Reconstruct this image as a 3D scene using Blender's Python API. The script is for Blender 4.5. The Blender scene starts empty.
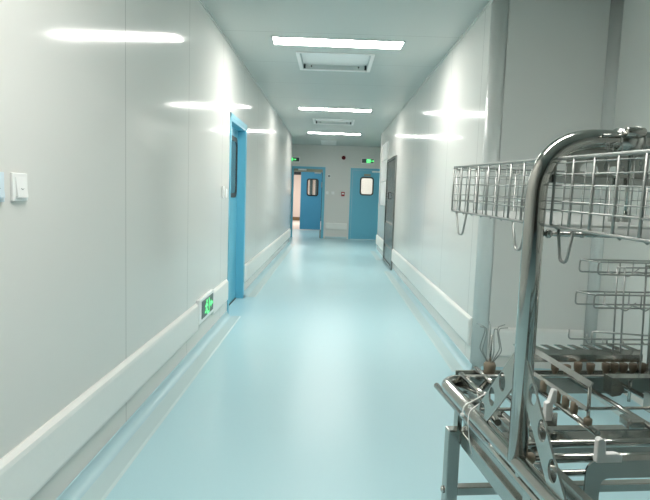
import bpy, bmesh, math, random
from mathutils import Vector, Matrix
from mathutils.geometry import tessellate_polygon

random.seed(4)
PI = math.pi
SC = bpy.context.scene
COL = SC.collection

# ------------------------------------------------------------------ camera
F_PX, PITCH, ROLL, YAW, EYE = 555.9, 0.0993, 0.0341, -0.0088, 1.340
_cy, _sy, _cp, _sp = math.cos(YAW), math.sin(YAW), math.cos(PITCH), math.sin(PITCH)
FWD = Vector((_sy*_cp, _cy*_cp, -_sp))
RT0 = Vector((_cy, -_sy, 0))
DN0 = -RT0.cross(FWD)
RT = math.cos(ROLL)*RT0 - math.sin(ROLL)*DN0
DN = math.sin(ROLL)*RT0 + math.cos(ROLL)*DN0
cam_data = bpy.data.cameras.new('camera')
cam_data.sensor_width = 36.0
cam_data.lens = F_PX/650.0*36.0
cam_data.clip_start = 0.02
cam = bpy.data.objects.new('camera', cam_data)
COL.objects.link(cam)
M3 = Matrix((RT, -DN, -FWD)).transposed()
cam.matrix_world = Matrix.Translation((0, 0, EYE)) @ M3.to_4x4()
SC.camera = cam

# ------------------------------------------------------------------ world, exposure, lamp strengths
SC.view_settings.view_transform = 'Standard'
SC.view_settings.look = 'None'
SC.view_settings.gamma = 1.0
SC.view_settings.use_curve_mapping = False
SC.view_settings.exposure = 1.97
world = bpy.data.worlds.new('world')
SC.world = world
world.use_nodes = True
world.node_tree.nodes['Background'].inputs[0].default_value = (0.80, 1.0, 0.97, 1)
world.node_tree.nodes['Background'].inputs[1].default_value = 0.10
PANEL_POWER = 11.0                       # emission of the ceiling light diffusers
PANEL_COLOUR = (1.0, 0.97, 0.92)
ROOM_LAMP = 95.0                         # lamps of the rooms behind the end doors


def area_lamp(name, loc, sx, sy, power, colour, rot=(0, 0, 0)):
    d = bpy.data.lights.new(name, 'AREA')
    d.shape = 'RECTANGLE'; d.size = sx; d.size_y = sy
    d.energy = power; d.color = colour
    o = bpy.data.objects.new(name, d)
    o.location = loc; o.rotation_euler = rot
    COL.objects.link(o)
    return o


area_lamp('far_room_lamp', (-1.9, 25.0, 2.75), 1.2, 2.0, 34.0, (1.0, 0.90, 0.84))
area_lamp('vestibule_fill', (-1.3, 18.9, 2.78), 1.2, 0.3, 7.0, (0.95, 1.0, 0.98))  # added fill that brightens the inner door leaf, no fixture here
area_lamp('side_room_lamp', (1.1, 18.6, 2.75), 1.2, 1.0, 12.0, (1.0, 0.98, 0.92))

# ------------------------------------------------------------------ materials
def srgb(r, g, b):
    f = lambda c: (c/255.0/12.92) if c/255.0 <= 0.04045 else ((c/255.0+0.055)/1.055)**2.4
    return (f(r), f(g), f(b), 1.0)


def mat(name, colour, rough=0.5, metal=0.0, spec=0.5, bump=0.0, bump_scale=(60, 60, 60), noise_tint=0.0,
        emit=None, strength=0.0, rough_var=0.0, trans=0.0):
    m = bpy.data.materials.new(name)
    m.use_nodes = True
    nt = m.node_tree
    b = nt.nodes['Principled BSDF']
    b.inputs['Base Color'].default_value = colour
    b.inputs['Roughness'].default_value = rough
    b.inputs['Metallic'].default_value = metal
    b.inputs['Specular IOR Level'].default_value = spec
    if trans:
        b.inputs['Transmission Weight'].default_value = trans
    if emit:
        b.inputs['Emission Color'].default_value = emit
        b.inputs['Emission Strength'].default_value = strength
    tc = nt.nodes.new('ShaderNodeTexCoord')
    mp = nt.nodes.new('ShaderNodeMapping')
    mp.inputs['Scale'].default_value = bump_scale
    nt.links.new(tc.outputs['Object'], mp.inputs['Vector'])
    nz = nt.nodes.new('ShaderNodeTexNoise')
    nz.inputs['Scale'].default_value = 1.0
    nz.inputs['Detail'].default_value = 3.0
    nt.links.new(mp.outputs['Vector'], nz.inputs['Vector'])
    if bump:
        bp = nt.nodes.new('ShaderNodeBump')
        bp.inputs['Strength'].default_value = bump
        bp.inputs['Distance'].default_value = 0.01
        nt.links.new(nz.outputs['Fac'], bp.inputs['Height'])
        nt.links.new(bp.outputs['Normal'], b.inputs['Normal'])
    if noise_tint:
        mx = nt.nodes.new('ShaderNodeMix'); mx.data_type = 'RGBA'
        mx.inputs[6].default_value = [c*(1-noise_tint) for c in colour[:3]]+[1]
        mx.inputs[7].default_value = [min(1, c*(1+noise_tint)) for c in colour[:3]]+[1]
        nt.links.new(nz.outputs['Fac'], mx.inputs[0])
        nt.links.new(mx.outputs[2], b.inputs['Base Color'])
    if rough_var:
        mr = nt.nodes.new('ShaderNodeMapRange')
        mr.inputs['To Min'].default_value = max(0.02, rough-rough_var)
        mr.inputs['To Max'].default_value = rough+rough_var
        nt.links.new(nz.outputs['Fac'], mr.inputs['Value'])
        nt.links.new(mr.outputs['Result'], b.inputs['Roughness'])
    return m


def panel_wall(name, colour, seam_axis, seam0, pitch=1.2, rough=0.22, bump=0.05):
    """painted sandwich panel: semi gloss, faint upright waviness, thin dark joints every `pitch` metres"""
    m = mat(name, colour, rough=rough, spec=0.10, rough_var=0.02, bump=bump, bump_scale=(6, 6, 0.35))
    nt = m.node_tree; b = nt.nodes['Principled BSDF']
    tc = nt.nodes.new('ShaderNodeTexCoord')
    sp = nt.nodes.new('ShaderNodeSeparateXYZ')
    nt.links.new(tc.outputs['Object'], sp.inputs[0])
    a = nt.nodes.new('ShaderNodeMath'); a.operation = 'ADD'; a.inputs[1].default_value = -seam0+pitch*40
    nt.links.new(sp.outputs[seam_axis], a.inputs[0])
    w = nt.nodes.new('ShaderNodeMath'); w.operation = 'MODULO'; w.inputs[1].default_value = pitch
    nt.links.new(a.outputs[0], w.inputs[0])
    lt = nt.nodes.new('ShaderNodeMath'); lt.operation = 'LESS_THAN'; lt.inputs[1].default_value = 0.007
    nt.links.new(w.outputs[0], lt.inputs[0])
    mx = nt.nodes.new('ShaderNodeMix'); mx.data_type = 'RGBA'
    mx.inputs[6].default_value = colour
    mx.inputs[7].default_value = [c*0.62 for c in colour[:3]]+[1]
    nt.links.new(lt.outputs[0], mx.inputs[0])
    nt.links.new(mx.outputs[2], b.inputs['Base Color'])
    return m


WALLC = (0.775, 0.775, 0.74, 1)
M = {}
M['wall_l'] = panel_wall('wall panel left', WALLC, 1, 2.93, 1.28, rough=0.10, bump=0.02)
M['wall_r'] = panel_wall('wall panel right', WALLC, 1, 4.47, 1.18, rough=0.10, bump=0.02)
M['wall_x'] = panel_wall('wall panel cross', WALLC, 0, -0.23, 1.18, rough=0.28)
M['wall_plain'] = mat('wall plain', WALLC, rough=0.28, spec=0.3, rough_var=0.0)
M['back'] = mat('darkened back wall', (0.20, 0.185, 0.16, 1), rough=0.6)  # unseen wall behind the viewer, coloured dark so the steel reflects dark tones
M['ceiling'] = panel_wall('ceiling panel', (0.57, 0.61, 0.585, 1), 1, 0.6, 1.18, rough=0.30, bump=0.02)
M['floor'] = mat('vinyl floor', (0.49, 0.74, 0.80, 1), rough=0.30, spec=0.36, noise_tint=0.10, bump_scale=(220, 220, 220), rough_var=0.04)
M['cove'] = mat('cove vinyl', (0.47, 0.67, 0.72, 1), rough=0.3)
M['strip'] = mat('sealing strip', (0.55, 0.70, 0.71, 1), rough=0.35)
M['post'] = mat('aluminium post', (0.74, 0.755, 0.73, 1), rough=0.25, spec=0.5)
M['guard'] = mat('wall guard board', (0.88, 0.885, 0.85, 1), rough=0.38, noise_tint=0.02)
M['blue'] = mat('blue door paint', srgb(108, 190, 216), rough=0.35, noise_tint=0.03, bump_scale=(5, 5, 5))
M['blue_shaded'] = mat('shaded blue door paint', srgb(80, 158, 196), rough=0.35, noise_tint=0.03, bump_scale=(5, 5, 5))  # door blue with the vestibule's weaker light put into the colour
M['black'] = mat('black rubber', (0.02, 0.022, 0.024, 1), rough=0.45)
M['glass'] = mat('pane glass', (0.95, 0.98, 0.97, 1), rough=0.02, trans=1.0)
M['dark_glass'] = mat('tinted glass', (0.10, 0.13, 0.125, 1), rough=0.05, spec=0.8)
M['white'] = mat('white plastic', (0.93, 0.935, 0.92, 1), rough=0.35, noise_tint=0.02)
M['blueplastic'] = mat('pale blue plastic', (0.68, 0.80, 0.88, 1), rough=0.35)
M['grey'] = mat('grey plastic', (0.30, 0.33, 0.32, 1), rough=0.45)
M['sign_dark'] = mat('sign panel dark', (0.05, 0.075, 0.07, 1), rough=0.3)
M['green'] = mat('lit green symbol', (0.05, 0.7, 0.2, 1), rough=0.4, emit=(0.12, 0.85, 0.22, 1), strength=0.42)
M['green_bg'] = mat('lit dim green', (0.03, 0.3, 0.12, 1), rough=0.4, emit=(0.03, 0.4, 0.14, 1), strength=0.25)
M['red'] = mat('red plastic', srgb(160, 25, 35), rough=0.35)
M['darkred'] = mat('dark red dome', srgb(95, 12, 22), rough=0.25)
M['alu'] = mat('brushed aluminium', (0.62, 0.66, 0.65, 1), rough=0.32, metal=1.0)
M['beige'] = mat('beige plate', srgb(165, 160, 140), rough=0.4)
M['steel'] = mat('polished stainless tube', (0.47, 0.465, 0.435, 1), rough=0.12, metal=1.0, rough_var=0.04, bump_scale=(30, 30, 30))
M['steel_satin'] = mat('satin stainless', (0.52, 0.535, 0.51, 1), rough=0.24, metal=1.0, rough_var=0.05, bump_scale=(30, 30, 30))
M['steel_sheet'] = mat('stainless sheet', (0.44, 0.445, 0.42, 1), rough=0.20, metal=1.0, rough_var=0.05, bump_scale=(12, 12, 12))
M['plate'] = mat('pale sheet plate', (0.62, 0.63, 0.58, 1), rough=0.45, metal=0.3)
M['wire'] = mat('stainless wire', (0.43, 0.445, 0.43, 1), rough=0.5, metal=1.0)
M['mesh'] = mat('bright wire mesh', (0.66, 0.68, 0.66, 1), rough=0.4, metal=0.8)
M['taupe'] = mat('taupe silicone', srgb(104, 94, 78), rough=0.6)
M['silicone'] = mat('pale tan silicone', srgb(134, 124, 106), rough=0.6)
M['lamp'] = mat('light diffuser', (0.9, 0.9, 0.9, 1), rough=0.5, emit=PANEL_COLOUR+(1,), strength=PANEL_POWER)
M['brown'] = mat('brown skirting', srgb(120, 100, 70), rough=0.5)
M['farwall'] = mat('pink white paint', (0.80, 0.72, 0.67, 1), rough=0.6)
M['teal'] = mat('dark teal paint', (0.03, 0.08, 0.09, 1), rough=0.5)
M['farfloor'] = mat('pale far floor', (0.72, 0.70, 0.66, 1), rough=0.35)
M['stain'] = mat('pass door stainless', (0.27, 0.29, 0.285, 1), rough=0.25, metal=1.0, rough_var=0.05, bump_scale=(3, 3, 0.4))


# ------------------------------------------------------------------ mesh builder
class MB:
    """collects shapes and links them as ONE mesh object"""
    def __init__(self):
        self.v = []; self.f = []; self.s = []; self.mi = []; self.cur = 0

    def add(self, vs, fs, smooth=False):
        o = len(self.v)
        self.v += [Vector(p) for p in vs]
        for f in fs:
            self.f.append([i+o for i in f]); self.s.append(smooth); self.mi.append(self.cur)
        return self

    def box(self, x0, y0, z0, x1, y1, z1):
        vs = [(x0, y0, z0), (x1, y0, z0), (x1, y1, z0), (x0, y1, z0), (x0, y0, z1), (x1, y0, z1), (x1, y1, z1), (x0, y1, z1)]
        return self.add(vs, [(0, 3, 2, 1), (4, 5, 6, 7), (0, 1, 5, 4), (1, 2, 6, 5), (2, 3, 7, 6), (3, 0, 4, 7)])

    def bar(self, a, b, w, h, up=(0, 0, 1)):
        """rectangular bar from a to b, w across, h along up"""
        a = Vector(a); b = Vector(b); d = (b-a).normalized()
        s = d.cross(Vector(up)).normalized(); u = s.cross(d)
        vs = []
        for p in (a, b):
            for i, j in ((-1, -1), (1, -1), (1, 1), (-1, 1)):
                vs.append(p+s*(w/2*i)+u*(h/2*j))
        return self.add(vs, [(3, 2, 1, 0), (4, 5, 6, 7), (0, 1, 5, 4), (1, 2, 6, 5), (2, 3, 7, 6), (3, 0, 4, 7)])

    def tube(self, pts, r, n=10, closed=False, caps=True):
        pts = [Vector(p) for p in pts]
        m = len(pts)
        tans = []
        for i in range(m):
            if closed:
                t = pts[(i+1) % m]-pts[i-1]
            else:
                t = pts[min(i+1, m-1)]-pts[max(i-1, 0)]
            tans.append(t.normalized())
        ref = Vector((0, 0, 1)) if abs(tans[0].z) < 0.9 else Vector((1, 0, 0))
        nrm = (ref-tans[0]*ref.dot(tans[0])).normalized()
        vs = []
        for i in range(m):
            if i:
                nrm = (nrm-tans[i]*nrm.dot(tans[i]))
                if nrm.length < 1e-5:
                    nrm = tans[i].orthogonal()
                nrm.normalize()
            bn = tans[i].cross(nrm)
            k = 1.0
            if 0 < i < m-1 or closed:
                a = (pts[i]-pts[i-1]).normalized(); b = (pts[(i+1) % m]-pts[i]).normalized()
                k = 1.0/max(0.5, math.sqrt(max(0.0, (1+a.dot(b))/2)))
                k = 1+(k-1)*0.5
            for j in range(n):
                t = 2*PI*j/n
                vs.append(pts[i]+(nrm*math.cos(t)+bn*math.sin(t))*r*k)
        fs = []
        rng = m if closed else m-1
        for i in range(rng):
            i2 = (i+1) % m
            for j in range(n):
                j2 = (j+1) % n
                fs.append((i*n+j, i*n+j2, i2*n+j2, i2*n+j))
        self.add(vs, fs, True)
        if caps and not closed:
            o = len(self.v)-len(vs)
            self.f.append([o+j for j in range(n)][::-1]); self.s.append(False); self.mi.append(self.cur)
            self.f.append([o+(m-1)*n+j for j in range(n)]); self.s.append(False); self.mi.append(self.cur)
        return self

    def lathe(self, prof, at=(0, 0, 0), n=16, axis=(0, 0, 1)):
        """profile of (r, h) about an axis"""
        ax = Vector(axis).normalized(); u = ax.orthogonal().normalized(); w = ax.cross(u)
        at = Vector(at); vs = []
        for r, h in prof:
            for j in range(n):
                t = 2*PI*j/n
                vs.append(at+ax*h+(u*math.cos(t)+w*math.sin(t))*max(r, 1e-5))
        fs = []
        for i in range(len(prof)-1):
            for j in range(n):
                j2 = (j+1) % n
                fs.append((i*n+j, i*n+j2, (i+1)*n+j2, (i+1)*n+j))
        fs.append(tuple(range(n))[::-1]); fs.append(tuple((len(prof)-1)*n+j for j in range(n)))
        return self.add(vs, fs, True)

    def prism(self, outer, thick, frame, holes=()):
        """2D polygon with holes, extruded; frame = (origin, u, v, n)"""
        o, u, v, n = [Vector(q) for q in frame]
        loops = [list(outer)]+[list(h) for h in holes]
        flat = [p for lp in loops for p in lp]
        tris = tessellate_polygon([[Vector((p[0], p[1], 0)) for p in lp] for lp in loops])
        N = len(flat)
        vs = [o+u*p[0]+v*p[1] for p in flat]+[o+u*p[0]+v*p[1]+n*thick for p in flat]
        fs = [tuple(t) for t in tris]+[tuple(i+N for i in t)[::-1] for t in tris]
        k = 0
        for lp in loops:
            L = len(lp)
            for i in range(L):
                a, b = k+i, k+(i+1) % L
                fs.append((a, b, b+N, a+N))
            k += L
        return self.add(vs, fs)

    def build(self, name, material, parent=None, origin=(0, 0, 0), bevel=0.0, mats=None):
        me = bpy.data.meshes.new(name)
        o_ = Vector(origin)
        me.from_pydata([tuple(p-o_) for p in self.v], [], self.f)
        for p, s, k in zip(me.polygons, self.s, self.mi):
            p.use_smooth = s; p.material_index = k
        for mm in (mats or [material]):
            me.materials.append(mm)
        bm = bmesh.new(); bm.from_mesh(me)
        bmesh.ops.recalc_face_normals(bm, faces=bm.faces)
        bm.to_mesh(me); bm.free()
        ob = bpy.data.objects.new(name, me)
        COL.objects.link(ob)
        if parent:
            ob.parent = parent
        else:
            ob.location = o_
        if bevel:
            bv = ob.modifiers.new('bevel', 'BEVEL'); bv.width = bevel; bv.segments = 2
            bv.limit_method = 'ANGLE'; bv.angle_limit = 0.6
        return ob


def tag(o, label=None, cat=None, group=None, kind=None):
    if label: o['label'] = label
    if cat: o['category'] = cat
    if group: o['group'] = group
    if kind: o['kind'] = kind
    return o


def empty(name, loc=(0, 0, 0), rz=0.0):
    o = bpy.data.objects.new(name, None)
    o.empty_display_size = 0.05
    o.location = loc; o.rotation_euler = (0, 0, rz)
    COL.objects.link(o)
    return o


def rrect(x0, y0, x1, y1, r, n=5):
    """rounded rectangle outline, counter-clockwise"""
    out = []
    for cx, cy, a0 in ((x1-r, y0+r, -PI/2), (x1-r, y1-r, 0), (x0+r, y1-r, PI/2), (x0+r, y0+r, PI)):
        for k in range(n+1):
            t = a0+PI/2*k/n
            out.append((cx+r*math.cos(t), cy+r*math.sin(t)))
    return out


def fillet(pts, r, n=6):
    """polyline with rounded corners"""
    pts = [Vector(p) for p in pts]
    out = [pts[0]]
    for i in range(1, len(pts)-1):
        p = pts[i]; a = pts[i-1]-p; b = pts[i+1]-p
        ang = a.angle(b)
        if ang > PI-0.02:
            out.append(p); continue
        d = min(r/math.tan(ang/2), a.length*0.49, b.length*0.49)
        p0 = p+a.normalized()*d; p1 = p+b.normalized()*d
        for k in range(n+1):
            t = k/n
            out.append(p0*(1-t)**2+p*2*t*(1-t)+p1*t*t)
    out.append(pts[-1])
    return out


def circle2(cx, cy, rx, ry, n=20):
    return [(cx+rx*math.cos(-2*PI*k/n), cy+ry*math.sin(-2*PI*k/n)) for k in range(n)]


# ------------------------------------------------------------------ room dimensions
XL, XR, HC = -1.086, 1.139, 2.825
ALC_X, ALC_Y = 2.03, 4.20                # side recess on the right, where the rack stands
YB = -5.0                                # wall behind the viewer
YL_END, YR_END, Y_END = 14.75, 13.55, 17.06
WT = 0.10
XLE, XRE = -1.75, 1.80                   # the wider lobby before the end doors

# floor and ceiling
fl = MB().box(-5.0, YB, -0.1, 3.2, 21.0, 0.0).build('floor', M['floor']); tag(fl, kind='structure')
ff = MB().box(-5.0, 21.0, -0.1, 3.2, 29.5, 0.0).build('floor_far_room', M['farfloor']); tag(ff, kind='structure')
ce = MB()
RECESS = [(-0.395, 6.05, 0.365, 6.81), (-0.395, 11.17, 0.365, 11.93)]   # openings of the two filter housings
ys = [YB, 6.05, 6.81, 11.17, 11.93, 29.5]
for i in range(5):
    if i in (1, 3):
        ce.box(-5.0, ys[i], HC, -0.395, ys[i+1], HC+0.12); ce.box(0.365, ys[i], HC, 3.2, ys[i+1], HC+0.12)
    else:
        ce.box(-5.0, ys[i], HC, 3.2, ys[i+1], HC+0.12)
tag(ce.build('ceiling', M['ceiling']), kind='structure')

# walls
DL0, DL1, DLZ = 5.93, 6.95, 2.115        # the door opening in the left wall
wl = MB()
wl.box(XL-WT, YB, 0, XL, DL0, HC); wl.box(XL-WT, DL1, 0, XL, YL_END, HC); wl.box(XL-WT, DL0, DLZ, XL, DL1, HC)
tag(wl.build('wall_left', M['wall_l']), kind='structure')
wr = MB()
wr.box(XR, ALC_Y+0.1, 0, XR+0.35, YR_END, HC)
tag(wr.build('wall_right', M['wall_r']), kind='structure')
tag(MB().box(XR+0.1, ALC_Y, 0, ALC_X+WT, ALC_Y+0.1, HC).build('wall_recess_back', M['wall_plain']), kind='structure')
tag(MB().box(ALC_X, YB, 0, ALC_X+WT, ALC_Y, HC).build('wall_recess_side', M['wall_plain']), kind='structure')
tag(MB().box(XL-WT, YB-WT, 0, ALC_X+WT, YB, HC).build('wall_back', M['back']), kind='structure')
tag(MB().box(XLE-WT, YL_END-WT, 0, XL-WT, YL_END, HC).box(XLE-WT, YL_END, 0, XLE, Y_END, HC).build('wall_lobby_left', M['wall_plain']), kind='structure')
tag(MB().box(XR+0.35, YR_END-WT, 0, XRE+WT, YR_END, HC).box(XRE, YR_END, 0, XRE+WT, Y_END, HC).build('wall_lobby_right', M['wall_plain']), kind='structure')

# end wall with two doorways
EL0, EL1, ELZ = -1.235, -0.225, 2.15
ER0, ER1, ERZ = 0.56, 1.56, 2.15
we = MB()
we.box(XLE-WT, Y_END, 0, EL0, Y_END+WT, HC); we.box(EL1, Y_END, 0, ER0, Y_END+WT, HC); we.box(ER1, Y_END, 0, XRE+WT, Y_END+WT, HC)
we.box(EL0, Y_END, ELZ, EL1, Y_END+WT, HC); we.box(ER0, Y_END, ERZ, ER1, Y_END+WT, HC)
tag(we.build('wall_end', M['wall_plain']), kind='structure')

# rooms beyond the end doors: vestibule, bright far room, side room
vs_ = MB()
vs_.box(-2.1, Y_END+WT, 0, -2.0, 20.8, HC); vs_.box(0.1, Y_END+WT, 0, 0.2, 20.8, HC)
vs_.box(-2.1, 20.7, 0, -1.50, 20.8, HC); vs_.box(-0.36, 20.7, 0, 0.2, 20.8, HC); vs_.box(-1.50, 20.7, 2.24, -0.36, 20.8, HC)
tag(vs_.build('wall_vestibule', M['wall_plain']), kind='structure')
fr = MB()
fr.box(-5.0, 28.0, 0, 0.6, 28.1, HC); fr.box(-5.0, 20.8, 0, -4.9, 28.0, HC); fr.box(0.5, 20.8, 0, 0.6, 28.0, HC)
fr.box(-5.0, 20.7, 0, -2.1, 20.8, HC)
tag(fr.build('wall_far_room', M['farwall']), kind='structure')
tag(MB().box(-4.9, 27.97, 0, 0.5, 28.0, 0.17).build('baseboard_far_room', M['brown']), kind='structure')
tag(MB().box(-1.12, 27.90, 0.17, -0.98, 27.99, 2.6).box(-0.83, 27.90, 0.17, -0.30, 27.99, 2.6).build('trim_far_room', M['teal']), kind='structure')
sr = MB()
sr.box(0.2, 20.0, 0, 3.1, 20.1, HC); sr.box(3.0, Y_END+WT, 0, 3.1, 20.0, HC); sr.box(XRE+WT, Y_END, 0, 3.1, Y_END+WT, HC)
tag(sr.build('wall_side_room', M['farwall']), kind='structure')

# rounded corner posts of the recess
cp_ = MB()
R = 0.10
arc = [(XR-0.004+R-R*math.cos(t), ALC_Y-0.004+R-R*math.sin(t)) for t in [PI/2*k/10 for k in range(11)]]
outl = arc+[(XR+R, ALC_Y+R)]
cp_.prism(outl, HC, ((0, 0, 0), (1, 0, 0), (0, 1, 0), (0, 0, 1)))
o = cp_.build('trim_1', M['post']); tag(o, kind='structure')
for p in o.data.polygons:
    p.use_smooth = abs(p.normal.z) < 0.5
cv = MB()
R = 0.065
arc = [(ALC_X-R+R*math.sin(t), ALC_Y-R+R*math.cos(t)) for t in [PI/2*k/8 for k in range(9)]]
cv.prism(arc+[(ALC_X, ALC_Y)], HC, ((0, 0, 0), (1, 0, 0), (0, 1, 0), (0, 0, 1)))
o = cv.build('trim_2', M['post']); tag(o, kind='structure')
for p in o.data.polygons:
    p.use_smooth = abs(p.normal.z) < 0.5


# coved skirting: vinyl turned up the wall plus a pale sealing strip on the floor
def cove(name, a, b, inward, r=0.05, strip=0.10):
    a = Vector((a[0], a[1], 0)); b = Vector((b[0], b[1], 0)); n = Vector((inward[0], inward[1], 0))
    up = Vector((0, 0, 1))
    prof = [(0.0, r+0.012), (0.004, r+0.012)]+[(0.004+r-r*math.cos(t), 0.004+r-r*math.sin(t)) for t in [PI/2*k/6 for k in range(7)]]
    mb = MB(); m = len(prof)
    vs = [q+n*p[0]+up*p[1] for q in (a, b) for p in prof]
    mb.add(vs, [(i, i+1, m+i+1, m+i) for i in range(m-1)], True)
    mb.cur = 1
    s0 = 0.004+r
    pr2 = [(s0, 0.0045), (s0+strip*0.85, 0.0045), (s0+strip, 0.0)]
    vs = [q+n*p[0]+up*p[1] for q in (a, b) for p in pr2]
    mb.add(vs, [(0, 1, 4, 3), (1, 2, 5, 4)])
    return tag(mb.build(name, None, mats=[M['cove'], M['strip']]), kind='structure')


cove('baseboard_left', (XL, YB), (XL, DL0-0.04), (1, 0))
cove('baseboard_left_far', (XL, DL1+0.06), (XL, YL_END), (1, 0))
cove('baseboard_right', (XR, ALC_Y+0.02), (XR, 9.93), (-1, 0))
cove('baseboard_right_far', (XR, 11.62), (XR, YR_END), (-1, 0))
cove('baseboard_recess_back', (XR+0.06, ALC_Y), (ALC_X, ALC_Y), (0, -1))
cove('baseboard_recess_side', (ALC_X, YB), (ALC_X, ALC_Y), (-1, 0))
cove('baseboard_end', (EL1+0.06, Y_END), (ER0-0.06, Y_END), (0, -1), strip=0.02)


# wall guard boards
def guard(name, a, b, inward, z0=0.192, z1=0.416, d=0.028):
    a = Vector((a[0], a[1], 0)); b = Vector((b[0], b[1], 0)); n = Vector((inward[0], inward[1], 0)); up = Vector((0, 0, 1))
    prof = [(0, z0), (d-0.012, z0), (d-0.004, z0+0.005), (d, z0+0.018), (d, z1-0.034), (d-0.004, z1-0.016), (d-0.020, z1), (0, z1)]
    e = 0.010
    dr = (b-a).normalized(); m = len(prof)
    vs = []
    for q, k in ((a, 0.35), (a+dr*e, 1), (b-dr*e, 1), (b, 0.35)):
        for p in prof:
            x = p[0]
            if k < 1 and x > d-0.01: x -= 0.010
            vs.append(q+n*x+up*p[1])
    fs = []
    for s in range(3):
        for i in range(m):
            j = (i+1) % m
            fs.append((s*m+i, s*m+j, (s+1)*m+j, (s+1)*m+i))
    fs.append(tuple(range(m))); fs.append(tuple(3*m+i for i in range(m)))
    return tag(MB().add(vs, fs).build(name, M['guard']), kind='structure')


guard('trim_3', (XL, YB), (XL, 4.485), (1, 0))
guard('trim_4', (XL, 5.07), (XL, 5.80), (1, 0))
guard('trim_5', (XL, 7.03), (XL, YL_END), (1, 0))
guard('trim_6', (XR, ALC_Y+0.11), (XR, 9.95), (-1, 0))
guard('trim_7', (XR, 11.62), (XR, YR_END), (-1, 0))
guard('trim_8', (XR+0.12, ALC_Y), (ALC_X-0.07, ALC_Y), (0, -1), z0=0.15, z1=0.375)
guard('trim_9', (-0.165, Y_END), (0.49, Y_END), (0, -1), z0=0.29, z1=0.485)
# ceiling / wall joint beads
tag(MB().box(XL, YB, HC-0.022, XL+0.012, YL_END, HC-0.001).build('trim_10', M['post']), kind='structure')
tag(MB().box(XR-0.012, ALC_Y+0.01, HC-0.022, XR, YR_END, HC-0.001).build('trim_11', M['post']), kind='structure')

# ------------------------------------------------------------------ door in the left wall
d1 = empty('door_1', (XL, (DL0+DL1)/2, 0)); tag(d1, 'blue door set back in the left wall beside the low exit sign', 'door', kind='structure')
O1 = (XL, (DL0+DL1)/2, 0)
RC = 0.088
f = MB()
f.box(XL-WT, DL0-0.0, 0, XL+0.006, DL0+0.035, DLZ); f.box(XL-WT, DL1-0.035, 0, XL+0.006, DL1, DLZ); f.box(XL-WT, DL0, DLZ-0.035, XL+0.006, DL1, DLZ)
f.box(XL, DL0-0.045, 0, XL+0.008, DL0, DLZ+0.045); f.box(XL, DL1, 0, XL+0.008, DL1+0.06, DLZ+0.045); f.box(XL, DL0-0.045, DLZ, XL+0.008, DL1+0.06, DLZ+0.045)
f.build('door_frame', M['blue'], d1, O1)
lf = MB().box(XL-WT-0.04, DL0+0.035, 0.012, XL-RC, DL1-0.035, DLZ-0.035).build('door_leaf', M['blue'], d1, O1)
fr_ = (XL-RC, 0, 0), (0, 1, 0), (0, 0, 1), (1, 0, 0)
wb = MB().prism(rrect(6.28, 1.27, 6.83, 1.98, 0.10), 0.012, fr_, [rrect(6.33, 1.32, 6.78, 1.93, 0.07)[::-1]]).build('window_frame', M['black'], d1, O1)
MB().prism(rrect(6.33, 1.32, 6.78, 1.93, 0.07), 0.005, fr_).build('window_pane', M['dark_glass'], d1, O1)
MB().box(XL-RC, 6.06, 1.99, XL-RC+0.03, 6.35, 2.04).build('door_closer', M['white'], d1, O1)
MB().box(XL-RC, 6.03, 0.98, XL-RC+0.022, 6.08, 1.16).build('pull_handle', M['grey'], d1, O1)
MB().box(XL-RC, DL0+0.035, 0.0, XL-RC+0.012, DL1-0.035, 0.006).build('threshold', M['black'], d1, O1)

# ------------------------------------------------------------------ end doors
d2 = empty('door_2', ((EL0+EL1)/2, Y_END, 0)); tag(d2, 'open blue doorway at the left of the corridor end', 'door', kind='structure')
O2 = tuple(d2.location)
f = MB()
f.box(EL0-0.005, Y_END-0.012, 0, EL0+0.055, Y_END+WT, ELZ+0.02); f.box(EL1-0.075, Y_END-0.012, 0, EL1+0.005, Y_END+WT, ELZ+0.02); f.box(EL0+0.055, Y_END-0.012, ELZ-0.05, EL1-0.075, Y_END+WT, ELZ+0.02)
f.build('door_frame', M['blue'], d2, O2)
MB().box(EL0+0.055, Y_END+0.02, ELZ-0.14, EL1-0.075, Y_END+WT-0.01, ELZ-0.05).build('transom_panel', M['beige'], d2, O2)
MB().box(EL0+0.19, Y_END-0.03, ELZ-0.105, EL0+0.44, Y_END+0.02, ELZ-0.055).build('door_closer', M['white'], d2, O2)
MB().box(EL1-0.115, Y_END+0.01, 0.0, EL1-0.075, Y_END+WT+0.03, 0.26).build('hinge', M['grey'], d2, O2)
MB().box(EL1-0.11, Y_END+0.01, 1.55, EL1-0.08, Y_END+WT+0.03, 1.72).build('hinge', M['grey'], d2, O2)

d3 = empty('door_3', (-0.78, 20.66, 0)); tag(d3, 'half open shaded blue door seen through the left end doorway', 'door', kind='structure')
O3 = tuple(d3.location)
LX0, LX1 = -1.155, -0.385
fy = ((0, 20.62, 0), (1, 0, 0), (0, 0, 1), (0, 1, 0))
MB().prism([(LX0, 0.03), (LX1, 0.03), (LX1, 2.19), (LX0, 2.19)], 0.045, fy, [rrect(-0.90, 1.30, -0.53, 1.88, 0.06)[::-1]]).build('door_leaf', M['blue_shaded'], d3, O3)
fy = ((0, 20.605, 0), (1, 0, 0), (0, 0, 1), (0, 1, 0))
MB().prism(rrect(-0.935, 1.27, -0.50, 1.91, 0.09), 0.014, fy, [rrect(-0.89, 1.315, -0.545, 1.865, 0.06)[::-1]]).build('window_frame', M['black'], d3, O3)
fy = ((0, 20.64, 0), (1, 0, 0), (0, 0, 1), (0, 1, 0))
MB().prism(rrect(-0.90, 1.30, -0.53, 1.88, 0.06), 0.006, fy).build('window_pane', M['glass'], d3, O3)
MB().box(-1.42, 20.56, 2.03, -1.16, 20.64, 2.14).build('door_closer', M['black'], d3, O3)
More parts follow.
